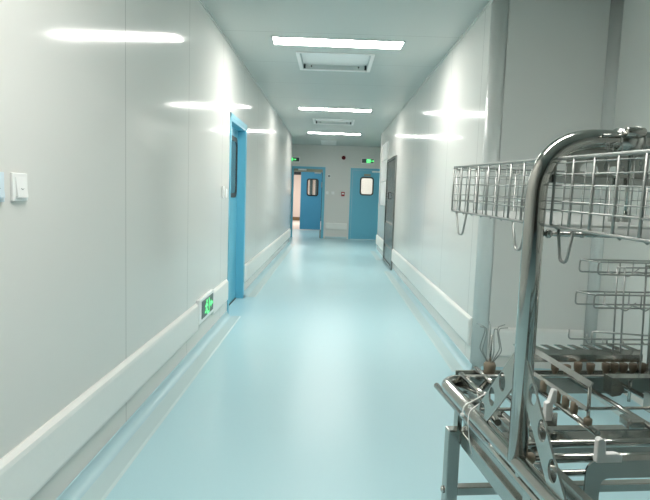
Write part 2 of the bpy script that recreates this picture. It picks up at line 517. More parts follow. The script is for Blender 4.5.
MB().box(-0.66, 20.56, 2.10, -0.43, 20.62, 2.15).build('closer_arm', M['alu'], d3, O3)

d4 = empty('door_4', ((ER0+ER1)/2, Y_END, 0)); tag(d4, 'closed blue door with white window at the right of the corridor end', 'door', kind='structure')
O4 = tuple(d4.location)
f = MB()
f.box(ER0-0.01, Y_END-0.012, 0, ER0+0.05, Y_END+WT, ERZ+0.02); f.box(ER1-0.05, Y_END-0.012, 0, ER1+0.01, Y_END+WT, ERZ+0.02); f.box(ER0+0.05, Y_END-0.012, ERZ-0.04, ER1-0.05, Y_END+WT, ERZ+0.02)
f.build('door_frame', M['blue'], d4, O4)
fy = ((0, Y_END+0.005, 0), (1, 0, 0), (0, 0, 1), (0, 1, 0))
MB().prism([(ER0+0.055, 0.012), (ER1-0.055, 0.012), (ER1-0.055, ERZ-0.045), (ER0+0.055, ERZ-0.045)], 0.045, fy, [rrect(0.875, 1.385, 1.235, 1.88, 0.06)[::-1]]).build('door_leaf', M['blue'], d4, O4)
fy = ((0, Y_END-0.012, 0), (1, 0, 0), (0, 0, 1), (0, 1, 0))
MB().prism(rrect(0.845, 1.355, 1.265, 1.915, 0.09), 0.017, fy, [rrect(0.885, 1.395, 1.225, 1.875, 0.06)[::-1]]).build('window_frame', M['black'], d4, O4)
fy = ((0, Y_END+0.025, 0), (1, 0, 0), (0, 0, 1), (0, 1, 0))
MB().prism(rrect(0.875, 1.385, 1.235, 1.88, 0.06), 0.006, fy).build('window_pane', M['glass'], d4, O4)
MB().box(0.96, Y_END-0.004, 1.935, 1.16, Y_END+0.005, 2.005).build('name_plate', M['beige'], d4, O4)
MB().box(1.20, Y_END-0.045, 2.055, 1.48, Y_END+0.005, 2.10).build('door_closer', M['white'], d4, O4)
MB().box(1.42, Y_END-0.03, 0.93, 1.46, Y_END+0.005, 1.12).build('door_handle', M['grey'], d4, O4)

# ------------------------------------------------------------------ ceiling lights
def light(x, y0, y1, skew, label):
    yc = (y0+y1)/2
    t = empty('ceiling_light', (x, yc, HC), skew)
    tag(t, label, 'ceiling light', 'flush ceiling lights along the corridor')
    h = (y1-y0)/2-0.012; w = 0.628
    MB().prism([(-w-0.018, -h-0.018), (w+0.018, -h-0.018), (w+0.018, h+0.018), (-w-0.018, h+0.018)], -0.008, ((0, 0, 0), (1, 0, 0), (0, 1, 0), (0, 0, 1)),
               [[(-w, -h), (-w, h), (w, h), (w, -h)]]).build('frame', M['alu'], t)
    MB().box(-w, -h, -0.006, w, h, -0.001).build('diffuser', M['lamp'], t)
    return t


light(0.008, 5.48, 5.76, 0.03, 'nearest flush white light panel across the ceiling, before the filter frame')
light(0.006, 9.76, 10.04, 0.03, 'middle flush white light panel across the ceiling between two filter frames')
light(0.006, 13.55, 13.83, 0.03, 'farthest flush white light panel across the ceiling near the end doors')
light(0.0, 1.22, 1.50, 0.0, 'flush white light panel in the ceiling right above the viewer')


# ------------------------------------------------------------------ filter housings in the ceiling
def vent(x0, y0, x1, y1, label):
    xc, yc = (x0+x1)/2, (y0+y1)/2
    t = empty('ceiling_vent', (xc, yc, HC)); O = (xc, yc, HC)
    tag(t, label, 'ceiling vent', 'square filter frames in the ceiling')
    e = 0.038
    MB().prism([(x0-e, y0-e), (x1+e, y0-e), (x1+e, y1+e), (x0-e, y1+e)], -0.010, ((0, 0, HC), (1, 0, 0), (0, 1, 0), (0, 0, 1)),
               [[(x0, y0), (x0, y1), (x1, y1), (x1, y0)]]).build('frame', M['white'], t, O)
    b = MB()
    b.box(x0, y0, HC, x0+0.006, y1, HC+0.06); b.box(x1-0.006, y0, HC, x1, y1, HC+0.06)
    b.box(x0+0.006, y0, HC, x1-0.006, y0+0.006, HC+0.06); b.box(x0+0.006, y1-0.006, HC, x1-0.006, y1, HC+0.06)
    b.build('housing', M['alu'], t, O)
    MB().box(x0+0.006, y0+0.006, HC+0.05, x1-0.006, y1-0.006, HC+0.06).build('filter_plate', M['white'], t, O)
    for sx, sy in ((0, 0), (1, 0), (1, 1), (0, 1)):
        px = x0+0.02 if not sx else x1-0.02; py = y0+0.03 if not sy else y1-0.03
        MB().lathe([(0.011, 0.0), (0.011, 0.05)], (px, py, HC+0.0), 8).build('clamp_bolt', M['black'], t, O)
    for px in (x0+0.10, x1-0.10):
        MB().lathe([(0.009, 0.0), (0.009, 0.02)], (px, y1-0.006, HC+0.03), 8, (0, -1, 0)).build('clamp_bolt', M['black'], t, O)


vent(*RECESS[0], 'square recessed filter frame in the ceiling just behind the nearest light')
vent(*RECESS[1], 'square recessed filter frame in the ceiling between middle and farthest lights')
g = empty('air_grille', (-0.14, 16.15, HC)); tag(g, 'small pale air grille in the ceiling before the end doors', 'air grille')
OG = tuple(g.location)
MB().prism([(-0.36, 15.5), (0.08, 15.5), (0.08, 16.8), (-0.36, 16.8)], -0.008, ((0, 0, HC), (1, 0, 0), (0, 1, 0), (0, 0, 1)), [[(-0.32, 15.55), (-0.32, 16.75), (0.04, 16.75), (0.04, 15.55)]]).build('frame', M['white'], g, OG)
b = MB()
for k in range(12):
    y = 15.58+k*0.1
    b.bar((-0.32, y, HC-0.004), (0.04, y, HC-0.004), 0.06, 0.004)
b.build('slats', M['white'], g, OG)


# ------------------------------------------------------------------ signs
def running_man(mb, fr):
    """exit pictogram in a unit 1 x 1 square: figure running through a doorway"""
    def poly(p): mb.prism(p, 1.0, fr)
    mb.prism(circle2(0.58, 0.86, 0.09, 0.09, 10)[::-1], 1.0, fr)
    poly([(0.40, 0.72), (0.60, 0.76), (0.54, 0.42), (0.38, 0.42)])
    poly([(0.58, 0.74), (0.82, 0.56), (0.78, 0.50), (0.56, 0.62)])
    poly([(0.42, 0.70), (0.20, 0.58), (0.24, 0.52), (0.44, 0.60)])
    poly([(0.40, 0.44), (0.54, 0.44), (0.72, 0.26), (0.66, 0.10), (0.58, 0.14), (0.60, 0.24)])
    poly([(0.38, 0.44), (0.50, 0.42), (0.36, 0.20), (0.12, 0.16), (0.12, 0.24), (0.30, 0.27)])


def exit_sign(cx, z0, z1, w, label, flip):
    t = empty('exit_sign', (cx, Y_END, z0)); O = (cx, Y_END, z0)
    tag(t, label, 'exit sign')
    h = z1-z0
    MB().box(cx-w/2, Y_END-0.03, z0, cx+w/2, Y_END, z1).build('housing', M['white'], t, O, bevel=0.004)
    MB().box(cx-w/2+0.025, Y_END-0.033, z0+0.03, cx+w/2-0.025, Y_END-0.03, z1-0.03).build('panel', M['sign_dark'], t, O)
    gx = cx-0.04 if not flip else cx-w/2+0.025
    MB().box(gx, Y_END-0.035, z0+0.035, gx+0.13, Y_END-0.033, z1-0.035).build('lit_field', M['green'], t, O)
    mb = MB()
    s = h-0.06
    mb.prism([(0, 0.42), (0.55, 0.42), (0.55, 0.22), (1, 0.5), (0.55, 0.78), (0.55, 0.58), (0, 0.58)], 1.0,
             ((gx+0.145, Y_END-0.0352, z0+0.03), (0.09, 0, 0), (0, 0, s), (0, 0.002, 0)))
    mb.build('arrow', M['green'], t, O)
    mb = MB()
    running_man(mb, ((gx+0.015, Y_END-0.0375, z0+0.03), (0.10, 0, 0), (0, 0, s), (0, 0.002, 0)))
    mb.build('running_figure_symbol', M['white'], t, O)


exit_sign(-1.185, 2.285, 2.455, 0.37, 'lit green exit sign above the open doorway at left', True)
exit_sign(1.055, 2.305, 2.485, 0.40, 'lit green exit sign above the closed blue door at right', False)

# low evacuation sign set between the guard boards
t = empty('evacuation_sign', (XL, 4.93, 0.25)); O = (XL, 4.93, 0.25)
tag(t, 'small green evacuation sign low on the left wall between guard boards', 'exit sign')
MB().box(XL, 4.50, 0.232, XL+0.03, 5.055, 0.437).build('housing', M['white'], t, O, bevel=0.004)
MB().box(XL+0.03, 4.575, 0.262, XL+0.033, 5.015, 0.412).build('panel', M['sign_dark'], t, O)
mb = MB(); running_man(mb, ((XL+0.0335, 4.66, 0.267), (0, 0.16, 0), (0, 0, 0.14), (0.002, 0, 0)))
mb.prism([(0, 0), (1, 0), (1, 1), (0.85, 1), (0.85, 0.12), (0, 0.12)], 1.0, ((XL+0.0335, 4.76, 0.270), (0, 0.09, 0), (0, 0, 0.13), (0.002, 0, 0)))
mb.build('running_figure_symbol', M['green'], t, O)
mb = MB(); mb.prism([(0, 0.5), (0.45, 0.8), (0.45, 0.6), (1, 0.6), (1, 0.4), (0.45, 0.4), (0.45, 0.2)], 1.0, ((XL+0.0335, 4.88, 0.275), (0, 0.10, 0), (0, 0, 0.12), (0.002, 0, 0)))
mb.build('arrow', M['green'], t, O)


# ------------------------------------------------------------------ wall plates
def rocker(y0, y1, z0, z1, label, m):
    yc = (y0+y1)/2
    t = empty('light_switch', (XL, yc, z0)); O = (XL, yc, z0)
    tag(t, label, 'switch')
    MB().box(XL, y0, z0, XL+0.011, y1, z1).build('wall_plate', m, t, O, bevel=0.003)
    a = 0.15*(y1-y0)
    r = MB()
    vs = [(XL+0.011, y0+a, z0+a*1.0), (XL+0.011, y1-a, z0+a), (XL+0.011, y1-a, z1-a), (XL+0.011, y0+a, z1-a),
          (XL+0.021, y0+a, z0+a), (XL+0.021, y1-a, z0+a), (XL+0.013, y1-a, z1-a), (XL+0.013, y0+a, z1-a)]
    r.add(vs, [(0, 3, 2, 1), (4, 5, 6, 7), (0, 1, 5, 4), (1, 2, 6, 5), (2, 3, 7, 6), (3, 0, 4, 7)])
    k = r.build('rocker', m, t, O, bevel=0.0015)
    MB().tube([(XL+0.0185, yc-0.008, (z0+z1)/2-0.004), (XL+0.0185, yc, (z0+z1)/2-0.008), (XL+0.0185, yc+0.008, (z0+z1)/2-0.004)], 0.0012, 5).build('bell_mark', M['grey'], k, O)


rocker(1.874, 1.965, 1.281, 1.378, 'white square rocker switch on the near left wall', M['white'])
rocker(1.735, 1.825, 1.280, 1.378, 'pale blue square switch cut off by the left photo edge', M['blueplastic'])
t = empty('door_control_switch', (XL, 5.62, 1.28)); O = (XL, 5.62, 1.28)
tag(t, 'small white control plate on the left wall beside the recessed blue door', 'switch')
MB().box(XL, 5.50, 1.27, XL+0.011, 5.59, 1.39).build('wall_plate', M['white'], t, O, bevel=0.003)
MB().box(XL, 5.66, 1.275, XL+0.011, 5.74, 1.365).build('wall_plate', M['white'], t, O, bevel=0.003)
MB().box(XL+0.011, 5.52, 1.30, XL+0.017, 5.57, 1.36).build('push_button', M['white'], t, O)

t = empty('fire_alarm_beacon', (0.32, Y_END, 2.47)); O = tuple(t.location)
tag(t, 'dark red round alarm beacon on the end wall between the doors', 'alarm')
MB().lathe([(0.062, 0.0), (0.062, 0.02)], O, 16, (0, -1, 0)).build('base', M['red'], t, O)
MB().lathe([(0.055, 0.02), (0.052, 0.045), (0.035, 0.062), (0.0, 0.068)], O, 16, (0, -1, 0)).build('dome', M['darkred'], t, O)
t = empty('fire_alarm_call_point', (0.335, Y_END, 1.33)); O = tuple(t.location)
tag(t, 'small red and white fire call point on the end wall', 'alarm')
MB().box(0.285, Y_END-0.04, 1.31, 0.39, Y_END, 1.44).build('housing', M['red'], t, O, bevel=0.004)
MB().box(0.305, Y_END-0.043, 1.365, 0.37, Y_END-0.04, 1.405).build('push_plate', M['white'], t, O)
t = empty('sensor_box', (-0.10, Y_END, 1.88)); O = tuple(t.location)
tag(t, 'small grey sensor box on the end wall beside the open doorway', 'sensor')
MB().box(-0.15, Y_END-0.03, 1.86, -0.05, Y_END, 1.95).build('housing', M['white'], t, O, bevel=0.004)
MB().box(-0.135, Y_END-0.034, 1.872, -0.065, Y_END-0.03, 1.935).build('sensor_face', M['grey'], t, O)
for x, lb in ((-0.145, 'faint white wall switch on the end wall, nearer the open doorway'), (0.03, 'faint white wall switch on the end wall, nearer the red call point')):
    t = empty('light_switch', (x, Y_END, 1.36)); O = tuple(t.location); tag(t, lb, 'switch', 'white switches on the end wall')
    MB().box(x-0.043, Y_END-0.010, 1.355, x+0.043, Y_END, 1.44).build('wall_plate', M['white'], t, O, bevel=0.003)
    MB().box(x-0.028, Y_END-0.014, 1.37, x+0.028, Y_END-0.010, 1.425).build('rocker', M['white'], t, O)

# ------------------------------------------------------------------ stainless pass door and white boards on the right wall
PD0, PD1, PZ = 9.99, 11.55, 2.08
t = empty('stainless_cabinet', (XR, (PD0+PD1)/2, 0)); O = tuple(t.location)
tag(t, 'tall stainless steel cabinet front set into the right wall', 'cabinet')
f = MB()
f.box(XR-0.03, PD0, 0.02, XR, PD0+0.05, PZ); f.box(XR-0.03, PD1-0.05, 0.02, XR, PD1, PZ); f.box(XR-0.03, PD0+0.05, PZ-0.05, XR, PD1-0.05, PZ); f.box(XR-0.03, PD0+0.05, 0.02, XR, PD1-0.05, 0.08)
f.build('frame', M['stain'], t, O)
MB().box(XR-0.015, PD0+0.05, 0.86, XR, PD1-0.05, PZ-0.05).build('door', M['stain'], t, O)
MB().box(XR-0.022, PD0+0.05, 0.40, XR, PD1-0.05, 0.82).build('drawer_front', M['stain'], t, O)
MB().box(XR-0.012, PD0+0.05, 0.08, XR, PD1-0.05, 0.36).build('plinth', M['stain'], t, O)
MB().tube([(XR-0.015, 10.75, 1.30), (XR-0.05, 10.75, 1.30), (XR-0.05, 10.75, 1.42), (XR-0.015, 10.75, 1.42)], 0.008, 8).build('handle', M['black'], t, O)
t = empty('notice_board', (XR, 12.25, 1.15)); O = tuple(t.location)
tag(t, 'stack of three white panels on the right wall beyond the stainless cabinet', 'panel')
for z0, z1 in ((1.15, 1.66), (1.68, 2.12), (2.14, 2.50)):
    MB().box(XR-0.02, 11.75, z0, XR-0.0005, 12.85, z1).build('panel', M['white'], t, O, bevel=0.004)

# ==================================================================
# the wash rack on its trolley: coordinates below are in the trolley's own frame
# (x to the right, y away from the viewer, z up), turned a few degrees in the room
CART = Vector((0.373, 1.026, 0.0)); CYAW = math.radians(6.651)
CU = Vector((math.cos(CYAW), math.sin(CYAW), 0)); CW = Vector((-math.sin(CYAW), math.cos(CYAW), 0))


def cart_thing(name, base, label, cat):
    o = empty(name, CART+CU*base[0]+CW*base[1]+Vector((0, 0, base[2])), CYAW)
    return tag(o, label, cat)


# ---- trolley
TB = (0.36, 0.0, 0.0)
tr = cart_thing('steel_trolley', TB, 'stainless steel trolley frame under the wash rack, at lower right', 'trolley')
tx0, tx1, ty0, ty1, tz = 0.012, 0.708, -0.46, 0.45, 0.72
m = MB()
m.box(tx0+0.032, ty0+0.04, tz-0.04, tx0+0.070, ty1-0.04, tz)
m.build('side_rail', M['steel_sheet'], tr, TB, bevel=0.003)
m = MB().box(tx1-0.070, ty0+0.04, tz-0.04, tx1-0.032, ty1-0.04, tz); m.build('side_rail', M['steel_sheet'], tr, TB, bevel=0.003)
for y0 in (ty0, ty1-0.04):
    MB().box(tx0+0.034, y0+0.002, tz-0.04, tx1-0.034, y0+0.038, tz).build('cross_rail', M['steel_sheet'], tr, TB, bevel=0.003)
    MB().box(tx0+0.034, y0+0.008, 0.535, tx1-0.034, y0+0.034, 0.558).build('lower_rail', M['steel_sheet'], tr, TB, bevel=0.002)
for sx in (tx0, tx1-0.034):
    for sy in (ty0, ty1-0.034):
        l = MB().box(sx, sy, 0.11, sx+0.034, sy+0.034, tz+0.001).build('leg', M['steel_sheet'], tr, TB, bevel=0.003)
        MB().lathe([(0.010, 0.0), (0.010, 0.004), (0.004, 0.007)], (sx, sy+0.02, 0.545), 10, (-1, 0, 0)).build('bolt', M['steel'], l, TB)
        c = MB().lathe([(0.02, 0.075), (0.02, 0.11)], (sx+0.02, sy+0.02, 0), 12)
        c.box(sx+0.003, sy+0.0, 0.03, sx+0.007, sy+0.04, 0.08); c.box(sx+0.033, sy+0.0, 0.03, sx+0.037, sy+0.04, 0.08); c.box(sx+0.003, sy, 0.07, sx+0.037, sy+0.04, 0.08)
        k = c.build('caster', M['steel_satin'], tr, TB)
        MB().lathe([(0.036, -0.012), (0.04, -0.008), (0.04, 0.008), (0.036, 0.012)], (sx+0.02, sy+0.02, 0.04), 20, (1, 0, 0)).build('wheel', M['grey'], k, TB)
for sx in (0.018, 0.702):
    g_ = MB().tube([(sx, ty0-0.02, 0.795), (sx, 0.56, 0.795)], 0.0085, 10)
    for yy in (-0.40, 0.0, 0.41):
        a = 0.020 if sx < 0.3 else -0.020
        g_.box(sx-0.006+a, yy, 0.715, sx+0.006+a, yy+0.03, 0.80)
        g_.box(min(sx, sx+a)-0.003, yy, 0.788, max(sx, sx+a)+0.003, yy+0.03, 0.802)
    g_.build('guide_rail', M['steel'], tr, TB)

# ---- rack frame
RB = (0.36, 0.0, 0.80)
rk = cart_thing('wash_rack', RB, 'stainless instrument wash rack with tall arched tube, on the trolley', 'wash rack')
ZR = 0.845                                # centre height of the outer tube
rx0, rx1, ry0, ry1 = 0.0, 0.72, -0.46, 0.455
ring = []
for (cx, cy, a0) in ((rx1-0.05, ry1-0.05, 0), (rx0+0.05, ry1-0.05, PI/2), (rx0+0.05, ry0+0.05, PI), (rx1-0.05, ry0+0.05, 1.5*PI)):
    for k in range(8):
        t = a0+PI/2*k/7
        ring.append((cx+0.05*math.cos(t), cy+0.05*math.sin(t), ZR))
MB().tube(ring, 0.017, 14, closed=True).build('base_tube', M['steel'], rk, RB)
# skids that carry the frame on the trolley's side rails
for sx in (0.062, 0.658):
    MB().bar((sx, ry0+0.03, 0.7815), (sx, ry1-0.03, 0.7815), 0.016, 0.123).build('skid', M['steel_sheet'], rk, RB)
# arched tube
arch = fillet([(0, 0, ZR), (0, 0, 1.457), (0.72, 0, 1.457), (0.72, 0, ZR)], 0.115, 14)
MB().tube(arch, 0.0185, 18).build('arch_tube', M['steel'], rk, RB)
# perforated gusset plates, two per foot
for sx in (-0.004, 0.716):
    for s in (1, -1):
        outer = [(0.010, 1.075), (0.215, 0.857), (0.150, 0.855), (0.010, 1.000)]
        if s < 0: outer = [(p[0]*0.93-0.010, p[1]-0.006) for p in outer]
        holes = [circle2(y, z, 0.0150, 0.0200, 20) for y, z in ((0.080, 0.973), (0.125, 0.925), (0.171, 0.877))]
        if s < 0: holes = [circle2(y, z, 0.0150, 0.0200, 20) for y, z in ((0.048, 0.994), (0.090, 0.944), (0.133, 0.893))]
        MB().prism(outer, 0.004, ((sx, 0, 0), (0, s, 0), (0, 0, 1), (1, 0, 0)), holes).build('gusset_plate', M['steel_satin'], rk, RB, bevel=0.0008)
# cross tubes
for y, z, r in ((0.060, 0.849, 0.0085), (0.004, 0.846, 0.009), (0.022, 0.806, 0.0065), (0.236, 0.852, 0.004)):
    MB().tube([(0.012, y, z), (0.708, y, z)], r, 12).build('cross_tube', M['steel'], rk, RB)
MB().box(0.012, 0.105, 0.802, 0.708, 0.150, 0.836).build('cross_beam', M['steel_sheet'], rk, RB, bevel=0.004)
for y in (0.060, 0.004):
    MB().lathe([(0.0102, -0.004), (0.0108, 0.010), (0.0096, 0.012)], (0.022, y, 0.848), 12, (1, 0, 0)).build('tube_collar', M['silicone'], rk, RB)
# water trough across the far end
m = MB().box(0.045, 0.418, 0.822, 0.68, 0.424, 0.870).box(0.045, 0.424, 0.822, 0.68, 0.486, 0.828).box(0.045, 0.480, 0.822, 0.68, 0.486, 0.866).box(0.045, 0.424, 0.846, 0.68, 0.480, 0.852)
m.tube([(0.045, 0.421, 0.870), (0.68, 0.421, 0.870)], 0.005, 8)
m.build('manifold_trough', M['steel_sheet'], rk, RB)
NZ = [(0.006, 0.0), (0.007, 0.010), (0.011, 0.019), (0.0118, 0.033), (0.0095, 0.036), (0.006, 0.036), (0.005, 0.024)]
for x, h in ((0.318, 1.0), (0.352, 0.85), (0.385, 1.05), (0.422, 0.98), (0.468, 1.0), (0.493, 1.0), (0.521, 1.0), (0.549, 1.0), (0.577, 1.0), (0.606, 1.0)):
    MB().lathe([(r_, z_*h) for r_, z_ in NZ], (x, 0.452, 0.861), 12).build('injector_nozzle', M['taupe'], rk, RB)
# toothed holding comb above the trough
m = MB()
n_t = 9
for k in range(n_t):
    x = 0.228+k*0.040
    m.prism([(x, 0.470), (x+0.040, 0.470), (x+0.040, 0.498), (x+0.033, 0.498), (x+0.004, 0.522), (x-0.016, 0.522), (x+0.008, 0.498), (x, 0.498)], 0.003, ((0, 0.235, 0.914-0.47*0.42), (1, 0, 0), (0, 0.5, 0.42), (0, -0.8, 0.6)))
m.box(0.228, 0.468, 0.897, 0.588, 0.471, 0.916); m.box(0.228, 0.471, 0.894, 0.588, 0.486, 0.897)
m.tube([(0.232, 0.478, 0.896), (0.232, 0.478, 0.862)], 0.005, 8); m.tube([(0.584, 0.478, 0.896), (0.584, 0.478, 0.862)], 0.005, 8)
m.build('holding_comb', M['steel_sheet'], rk, RB)
# injector pipes along the rack
pipe_nz = {0.205: (0.300, 0.232, 0.196, 0.160), 0.345: (), 0.455: (), 0.59: ()}
for x, ny in pipe_nz.items():
    p_ = MB().tube([(x, 0.068 if x < 0.3 else -0.10, 0.866), (x, 0.412, 0.866)], 0.0068, 10).build('injector_pipe', M['steel'], rk, RB)
    for y in ny:
        MB().lathe([(0.0075, 0.0), (0.0085, 0.008), (0.0085, 0.026), (0.006, 0.028)], (x, y, 0.871), 12).build('injector_nozzle', M['silicone'], p_, RB)
# short pipes at the left
for x, y0, y1 in ((0.048, 0.285, 0.45), (0.108, 0.372, 0.50), (0.105, 0.06, 0.33)):
    MB().tube([(x, y0, 0.866), (x, y1, 0.866)], 0.0075, 10).build('injector_pipe', M['steel'], rk, RB)
MB().tube(fillet([(0.03, 0.16, 0.852), (0.05, 0.33, 0.858), (0.10, 0.40, 0.858)], 0.06, 8), 0.008, 10).build('brace_rod', M['steel'], rk, RB)
MB().tube(fillet([(0.075, 0.03, 0.838), (0.075, 0.36, 0.838), (0.045, 0.43, 0.838)], 0.05, 6), 0.009, 10).build('brace_rod', M['steel'], rk, RB)
# flat guide strip above the nozzle row, carried on two rods
MB().bar((0.200, 0.095, 0.960), (0.200, 0.392, 0.963), 0.0035, 0.013, (0.55, 0, 0.8)).build('guide_strip', M['steel_sheet'], rk, RB)
MB().bar((0.207, 0.115, 0.899), (0.207, 0.370, 0.899), 0.0035, 0.009, (0.6, 0, 0.8)).build('guide_strip', M['steel_sheet'], rk, RB)
for y in (0.102, 0.384):
    p_ = MB().tube([(0.203, y, 0.868), (0.201, y, 0.958)], 0.0038, 8).build('support_rod', M['steel'], rk, RB)
    MB().lathe([(0.0085, 0), (0.009, 0.012), (0.006, 0.015)], (0.203, y, 0.871), 12).build('rod_foot', M['silicone'], p_, RB)


# bent sheet brackets with white corner clips
def bracket(x0, x1, y, zt, dx, drop, clip):
    d = drop
    outline = [(x0, zt-d), (x0+0.030, zt-d), (x0+0.030, zt-d*0.62)] + \
              [(x0+0.030+0.018*(1-math.cos(t)), zt-d*0.62+0.018*math.sin(t)) for t in [PI/2*k/5 for k in range(1, 6)]] + \
              [(x1-0.048, zt-d*0.62+0.018), (x1-0.030, zt-d*0.62), (x1-0.030, zt-d), (x1, zt-d), (x1, zt-0.02)] + \
              [(x1-0.02+0.02*math.cos(t), zt-0.02+0.02*math.sin(t)) for t in [PI/2*k/5 for k in range(1, 6)]] + \
              [(x0+0.022-0.022*math.sin(t), zt-0.022+0.022*math.cos(t)) for t in [PI/2*k/5 for k in range(0, 6)]]
    b_ = MB().prism(outline, 0.004, ((0, y, 0), (1, 0, 0), (0, 0, 1), (0, 1, 0))).box(x0+0.025, y+0.004, zt-0.004, x1-0.02, y+0.030, zt)
    o_ = b_.build('clip_bracket', M['steel_sheet'], rk, RB)
    if clip:
        add_clip(o_, x0+0.018, y-0.003, zt)
    return o_


def add_clip(par, x, y, z, w=0.014, h=0.045, l=0.052):
    pr = [(0, -0.003), (l, -0.003), (l, 0.011), (l-0.012, 0.015), (0.018, 0.015), (0.016, h-0.006), (0.010, h), (0.003, h), (0, h-0.004)]
    MB().prism(pr, w, ((x, y, z), (1, 0, 0), (0, 0, 1), (0, 1, 0))).build('corner_clip', M['white'], par, RB, bevel=0.002)


bracket(0.127, 0.46, -0.024, 0.853, 0, 0.085, True)
b2 = MB().box(0.122, 0.161, 0.842, 0.168, 0.165, 0.872).build('clip_bracket', M['steel_sheet'], rk, RB)
pr = [(-0.006, -0.026), (0.012, -0.026), (0.012, 0.016), (0.020, 0.020), (0.020, 0.052), (0.010, 0.052), (0.002, 0.022), (-0.006, 0.018)]
MB().prism([(p[0]*0.9+0.137, p[1]*0.9+0.884) for p in pr], 0.014, ((0, 0.146, 0), (1, 0, 0), (0, 0, 1), (0, 1, 0))).build('corner_clip', M['white'], b2, RB, bevel=0.0018)
# angled sheet carriers at the right
for x0, y, zt in ((0.365, 0.300, 0.916), (0.432, 0.240, 0.893)):
    m = MB()
    prof = [(x0, zt), (x0+0.20, zt), (x0+0.20, zt-0.003), (x0+0.003, zt-0.003), (x0+0.003, zt-0.046), (x0, zt-0.046)]
    m.prism(prof, 0.034, ((0, y-0.031, 0), (1, 0, 0), (0, 0, 1), (0, 1, 0)))
    cvx = [(x0+0.003, zt-0.048), (x0+0.026, zt-0.044), (x0+0.034, zt-0.030), (x0+0.026, zt-0.010), (x0+0.003, zt-0.001)]
    m.prism(cvx, 0.003, ((0, y-0.031, 0), (1, 0, 0), (0, 0, 1), (0, 1, 0)))
    m.tube([(x0+0.06, y-0.014, 0.850), (x0+0.06, y-0.014, zt-0.003)], 0.004, 8)
    m.build('sheet_carrier', M['steel_sheet'], rk, RB)
MB().box(0.305, 0.112, 0.852, 0.345, 0.150, 0.876).build('pipe_clamp', M['steel_sheet'], rk, RB, bevel=0.006)

# flask holder: sprung wires around a centre jet
fh = MB().lathe([(0.008, 0.852), (0.015, 0.872), (0.017, 0.892), (0.013, 0.900), (0.006, 0.902)], (0.128, 0.45, 0), 14).build('flask_holder', M['silicone'], rk, RB)
MB().tube([(0.128, 0.45, 0.895), (0.129, 0.45, 0.975)], 0.0028, 8).build('centre_jet', M['steel_satin'], fh, RB)
for k, a in enumerate((0.25, 1.35, 2.6, 3.5, 4.6, 5.6)):
    ca, sa = math.cos(a), math.sin(a)
    q = lambda r_, z_: (0.128+r_*ca, 0.45+r_*sa, z_)
    MB().tube(fillet([q(0.006, 0.897), q(0.030, 0.935), q(0.018, 0.985), q(0.020, 0.997), q(0.042, 1.002)], 0.02, 5), 0.0014, 6).build('holder_wire', M['wire'], fh, RB)

# support rods and hanging fittings under the arch
for yy in (0.0,):
    MB().tube([(0.012, yy, 1.282), (0.708, yy, 1.282)], 0.0045, 8).lathe([(0.004, -0.004), (0.008, 0.0), (0.008, 0.006), (0.004, 0.010)], (0.026, yy, 1.282), 10, (1, 0, 0)).lathe([(0.006, 0), (0.006, 0.006)], (0.092, yy, 1.282), 8, (1, 0, 0)).build('support_rod', M['steel'], rk, RB)
MB().box(0.012, -0.004, 1.3755, 0.708, 0.004, 1.3895).build('cross_bar', M['steel_satin'], rk, RB, bevel=0.001)
slots = [circle2(0.105, 1.402, 0.018, 0.014, 18), circle2(0.155, 1.402, 0.012, 0.009, 14)]
MB().prism([(0.060, 1.386), (0.215, 1.386), (0.215, 1.455), (0.090, 1.455), (0.060, 1.420)], 0.003, ((0, 0.010, 0), (1, 0, 0), (0, 0, 1), (0, 1, 0)), slots).build('hanger_plate', M['plate'], rk, RB)
for x in (0.150, 0.172):
    MB().tube([(x, -0.008, 1.450), (x, -0.008, 1.308)], 0.0036, 8).box(x-0.008, -0.014, 1.308, x+0.008, -0.002, 1.322).build('hanging_rod', M['steel_satin'], rk, RB)
cl = MB().lathe([(0.0195, -0.022), (0.0225, -0.020), (0.0225, 0.020), (0.0195, 0.022)], (0.166, 0, 1.457), 18, (1, 0, 0)).build('tube_clamp', M['steel_satin'], rk, RB)
MB().lathe([(0.0075, -0.018), (0.009, -0.016), (0.009, 0.016), (0.0075, 0.018)], (0.166, -0.024, 1.470), 12, (1, 0, 0)).build('clamp_screw', M['steel'], cl, RB)
MB().tube([(0.105, -0.024, 1.462), (0.150, -0.024, 1.464)], 0.0026, 8).build('locking_pin', M['steel'], cl, RB)
ringp = [(0.184, 0.028*math.cos(t), 1.457+0.030*math.sin(t)-0.004) for t in [2*PI*k/20 for k in range(20)]]
MB().tube(ringp, 0.0022, 6, closed=True).build('split_ring', M['wire'], cl, RB)
ringp = [(0.138+0.009*math.cos(t), -0.020, 1.440+0.011*math.sin(t)) for t in [2*PI*k/16 for k in range(16)]]
MB().tube(ringp, 0.0012, 6, closed=True).build('split_ring', M['wire'], cl, RB)


def chain(pts, name, par):
    m = MB()
    for i in range(len(pts)-1):
        a = Vector(pts[i]); b = Vector(pts[i+1]); d = (b-a); c = (a+b)/2; L = d.length*0.68
        d.normalize(); s = (d.orthogonal() if i % 2 else d.cross(d.orthogonal())).normalized()
        m.tube([c+d*(L*math.cos(t))+s*(L*0.5*math.sin(t)) for t in [2*PI*k/10 for k in range(10)]], 0.0009, 5, closed=True)
    return m.build(name, M['wire'], par, RB)


chain([(0.118, -0.021, 1.448-0.009*k) for k in range(6)], 'chain', cl)
chain([(0.140+0.004*k, -0.021, 1.428-0.008*k) for k in range(5)], 'chain', cl)
chain([(0.182+0.001*k, -0.021, 1.436-0.008*k) for k in range(6)], 'chain', cl)

